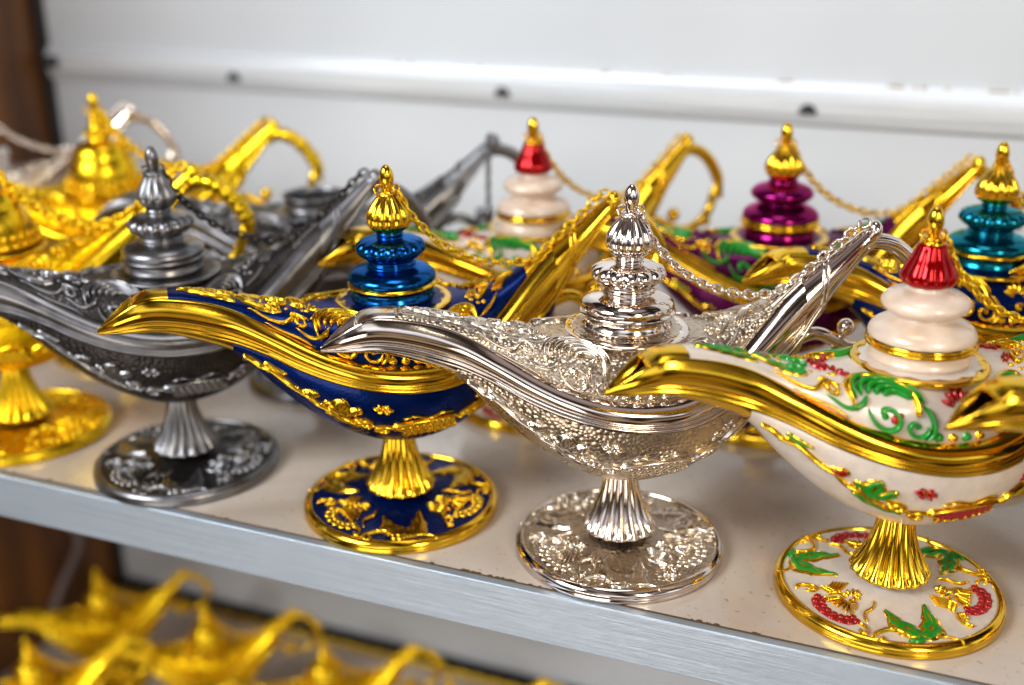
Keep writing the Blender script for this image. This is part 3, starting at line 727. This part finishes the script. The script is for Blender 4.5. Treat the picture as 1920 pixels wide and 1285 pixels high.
def brushed(name, color, sc=(6, 600, 1200), rough=.36, metal=.45):
    m = bpy.data.materials.new(name); m.use_nodes = True; n, l = m.node_tree.nodes, m.node_tree.links; b = n['Principled BSDF']
    t = n.new('ShaderNodeTexCoord'); mp = n.new('ShaderNodeMapping'); mp.inputs['Scale'].default_value = sc; l.new(t.outputs['Object'], mp.inputs[0])
    nn = n.new('ShaderNodeTexNoise'); nn.inputs['Scale'].default_value = 1; nn.inputs['Detail'].default_value = 6; nn.inputs['Roughness'].default_value = .7; l.new(mp.outputs[0], nn.inputs[0])
    c = n.new('ShaderNodeValToRGB'); l.new(nn.outputs[0], c.inputs[0]); c.color_ramp.elements[0].position = .35; c.color_ramp.elements[0].color = tuple(v*.66 for v in color) + (1,)
    c.color_ramp.elements[1].position = .62; c.color_ramp.elements[1].color = (*color, 1); l.new(c.outputs[0], b.inputs[0])
    b.inputs['Metallic'].default_value = metal; b.inputs['Roughness'].default_value = rough
    bp = n.new('ShaderNodeBump'); bp.inputs['Distance'].default_value = .0003; bp.inputs['Strength'].default_value = .5; l.new(nn.outputs[0], bp.inputs['Height']); l.new(bp.outputs[0], b.inputs['Normal'])
    return m
M['laminate'] = laminate('marbled_laminate')
CORD = [(-54.7, 54.0, -16), (-54.7, 53.6, -20.5), (-54.7, 53.9, -22.3), (-54.7, 51.6, -24.6), (-54.7, 50.2, -26.4), (-54.6, 49.6, -27.7)]
M['alu'] = brushed('brushed_aluminium', (.52, .61, .72), (10, 2500, 3800), .34, .6)
M['alu2'] = brushed('rail_aluminium', (.88, .935, 1.0), (4, 300, 300), .3, .2)
M['wall'] = mat('painted_panel', (.66, .70, .75), 0, .32, mottle=.06, scale2=7)
M['hole'] = mat('dark_slot', (.02, .022, .025), 0, .6)
M['residue'] = mat('dried_glue', (.45, .32, .16), 0, .6, mottle=.4, scale2=900)
M['cord'] = mat('grey_cord', (.20, .16, .16), 0, .5)
def wood(name):
    m = bpy.data.materials.new(name); m.use_nodes = True; n, l = m.node_tree.nodes, m.node_tree.links; b = n['Principled BSDF']
    t = n.new('ShaderNodeTexCoord'); mp = n.new('ShaderNodeMapping'); mp.inputs['Scale'].default_value = (26, 26, 3.5); l.new(t.outputs['Object'], mp.inputs[0])
    nn = n.new('ShaderNodeTexNoise'); nn.inputs['Scale'].default_value = 1; nn.inputs['Detail'].default_value = 5; nn.inputs['Distortion'].default_value = 1.5; l.new(mp.outputs[0], nn.inputs[0])
    c = n.new('ShaderNodeValToRGB'); l.new(nn.outputs[0], c.inputs[0]); c.color_ramp.elements[0].position = .3; c.color_ramp.elements[0].color = (.05, .016, .004, 1)
    c.color_ramp.elements[1].position = .72; c.color_ramp.elements[1].color = (.22, .08, .008, 1); l.new(c.outputs[0], b.inputs[0]); b.inputs['Roughness'].default_value = .45
    return m
M['wood'] = wood('brown_wood')
M['corner_shadow'] = mat('corner_shadow_black', (.012, .008, .006), 0, .5)  # near-black that paints the shadow in the panel corner

mb = MB(); box(mb, -54.98, 26, 28.72, 57.95, -1.78, 0.0)
shelf = simple('shelf', mb, M['laminate'], 'structure', bevel=.0004)
mb = MB(); box(mb, -54.98, 26, 28.40, 28.72, -1.86, -.03)
simple('front_trim', mb, M['alu'], None, shelf, bevel=.0005)
rj = random.Random(3); mb = MB(); box(mb, -54.9, 26, 28.69, 28.745, -.02, .006)
for k in range(46):
    cx = rj.uniform(-34, 6) if k > 12 else rj.uniform(-13, -9); r_ = rj.uniform(.02, .06); th = np.linspace(0, 2*pi, 8)[:-1]
    mb.grid([[(cx + r_*1.9*sin(e)*cos(t), 28.75 + rj.uniform(0, .03) + r_*sin(e)*sin(t), .006 + r_*.35*cos(e)) for t in th] for e in (.05, .8, 1.4)], 0, close_v=True)
M['grime'] = mat('brown_grime', (.10, .055, .025), 0, .7, mottle=.4, scale2=700)
simple('joint', mb, M['grime'], None, shelf)
mb = MB(); box(mb, -54.98, 30, 24.0, 57.2, -30, -28)
simple('lower_shelf', mb, M['laminate'], 'structure', bevel=.0004)
mb = MB(); box(mb, -54.98, 30, 57.2, 57.9, -28.6, -27.35)
M['gap_dark'] = mat('gap_black', (.012, .011, .012), 0, .6)  # near-black standing in for the dark gap behind the lower shelf
lower = bpy.data.objects['lower_shelf']
simple('back_gap_dark', mb, M['gap_dark'], None, lower)  # dark strip put in for the shaded gap between shelf and wall
mb = MB(); tube(mb, [(x_, 56.9, -27.75 + .05*sin(x_*5)) for x_ in np.arange(-54.5, 20, .15)], lambda t: .16 + .05*np.sin(t*1500), 0, 6)
simple('gold_edging', mb, M['gold_satin'], None, lower)
mb = MB(); box(mb, -54.6, 60, 58.0, 59.5, -60, 45)
wall = simple('back_wall', mb, M['wall'], 'structure')
mb = MB(); box(mb, -57.5, -55.0, 22.0, 59.5, -60, 50)
panel = simple('wooden_side_panel', mb, M['wood'], None, bevel=.0015, label='brown wooden side panel closing the left end of the shelves', category='side panel')
mb = MB(); box(mb, -54.97, -54.62, 57.2, 57.96, -60, 50)
simple('corner_shadow_strip', mb, M['corner_shadow'], None, panel)  # dark strip standing in for the shadow where panel meets wall
mb = MB(); tube(mb, bez(CORD, 40), .28, 0, 8)
simple('cord', mb, M['cord'], None, label='grey cord hanging down the brown wooden side panel under the shelf', category='cord')
# wall rail
mb = MB()
pr = [(0, 12.25), (-.3, 12.25), (-.36, 12.18), (-.40, 12.0), (-.62, 11.85), (-.66, 11.6), (-.66, 10.95), (-.62, 10.8), (-.50, 10.6), (-.46, 10.4), (-.3, 10.25), (0, 10.2)]
mb.grid([[(x, 57.99 + a, z) for a, z in pr] for x in (-54.5, 30)], 0, flat=True)
rail = simple('wall_rail', mb, M['alu2'], None, label='pale aluminium rail running along the white back panel', category='rail')
for x in (-40.3, -23.0, -6.7, 9.5):
    mb = MB(); pts = [(x + .45*cos(a), 57.26, 10.78 + .52*sin(a)) for a in np.linspace(0, pi, 12)]
    pb = [(p[0], 57.5, p[2]) for p in pts]; mb.add(pts + pb, [tuple(range(12))] + [(i, i+1, 12+i+1, 12+i) for i in range(11)], 0, True)
    simple('slot', mb, M['hole'], None, rail)
mb = MB(); box(mb, -54.6, -53.4, 56.9, 57.3, 11.0, 11.7)
simple('end_bracket', mb, M['hole'], None, rail, bevel=.001)
rnd = random.Random(8)
mb = MB()
for x, n_ in ((-16.9, 3), (-14.1, 3), (-7.6, 5), (-2.4, 6), (-1.0, 3), (2.1, 4), (-29, 2), (-25, 2)):
    for k in range(n_):
        cx = x + rnd.uniform(-.7, .7); r_ = rnd.uniform(.04, .10)
        th = np.linspace(0, 2*pi, 9)[:-1]
        mb.grid([[(cx + r_*1.8*sin(e)*cos(t), 57.75 + .12*sin(e)*sin(t), 12.26 + r_*cos(e)) for t in th] for e in (.05, .8, 1.57, 2.3)], 0, close_v=True)
simple('glue_residue', mb, M['residue'], None, rail)

# ------------------------------------------------------------------ the lamps
FR, BR, MN = 'oil lamps in the front row on the upper shelf', 'oil lamps in the back row on the upper shelf', 'small gold lamps on the lower shelf'
lamp('gold', -34.3, 31.9, 0, 27, 'satin gold lamp cut by the left frame edge, its gold foot at the shelf edge', FR)
lamp('pewter', -26.02, 31.78, 0, 42, 'dark pewter lamp with fluted lid at the front edge of the shelf', FR)
lamp('blue', -16.83, 31.96, 0, 39, 'dark blue enamel lamp with gold scrolls and gold knob, at the shelf edge', FR)
lamp('silver', -8.68, 32.02, 0, 30.3, 'shiny silver lamp with pebbled relief, between the blue and the white lamp', FR)
lamp('white', 0, 32.43, 0, 33.7, 'white lamp with red knob and green leaves at the front right of the shelf', FR)
lamp('blue', 8.97, 33.17, 0, 31.5, 'lamp of which only the gold spout enters at the right edge, over the white lamp', FR)
lamp('gold', -36.7, 41.3, 0, 29.6, 'tall gold lamp with a bell-shaped lid behind the dark pewter lamp', BR)
lamp('silver', -46.3, 43.1, 0, 27.5, 'blurred silver lamp at the far left behind the gold lamps', BR)
lamp('pewter', -25.6, 41.6, 0, 29, 'open dark pewter lamp with its lid hanging, behind the blue lamp', BR, open_neck=True)
lamp('white', -15.6, 42.3, 0, 52, 'white lamp with red knob in the back row, behind the blue and silver lamps', BR)
lamp('purple', -5.9, 44.6, 0, 26, 'purple enamel lamp with gold knob and green scrolls in the back row', BR)
lamp('teal', 1.85, 43.4, 0, 31.6, 'lamp with teal tiered lid and gold knob at the right edge, back row', BR)
lamp('blue', 10.2, 47.5, 0, 33.5, 'lamp showing only its gold spout tip at the right edge, behind the red knob', BR)
ML = ['blurred small gold lamp nearest the brown wood, rearmost on the lower shelf', 'blurred small gold lamp second from the brown wood in the rear lower row', 'blurred small gold lamp third from the brown wood in the rear lower row', 'rightmost blurred small gold lamp of the rear lower row']
for i, (x, y, a) in enumerate([(-47.7, 48.0, 36), (-38.9, 47.3, 30), (-30.2, 46.7, 31), (-21.9, 46.4, 32)]):
    lamp('gold', x, y, -28, a, ML[i], MN, .7)
ML = ['blurred small gold lamp in the bottom left corner, front of the lower shelf', 'blurred small gold lamp at the bottom edge below the second rear one', 'blurred small gold lamp at the bottom edge below the third rear one']
for i, (x, y, a) in enumerate([(-46.4, 40.6, 40), (-38.0, 39.4, 36), (-29.4, 39.2, 34)]):
    lamp('gold', x, y, -28, a, ML[i], MN, .7)
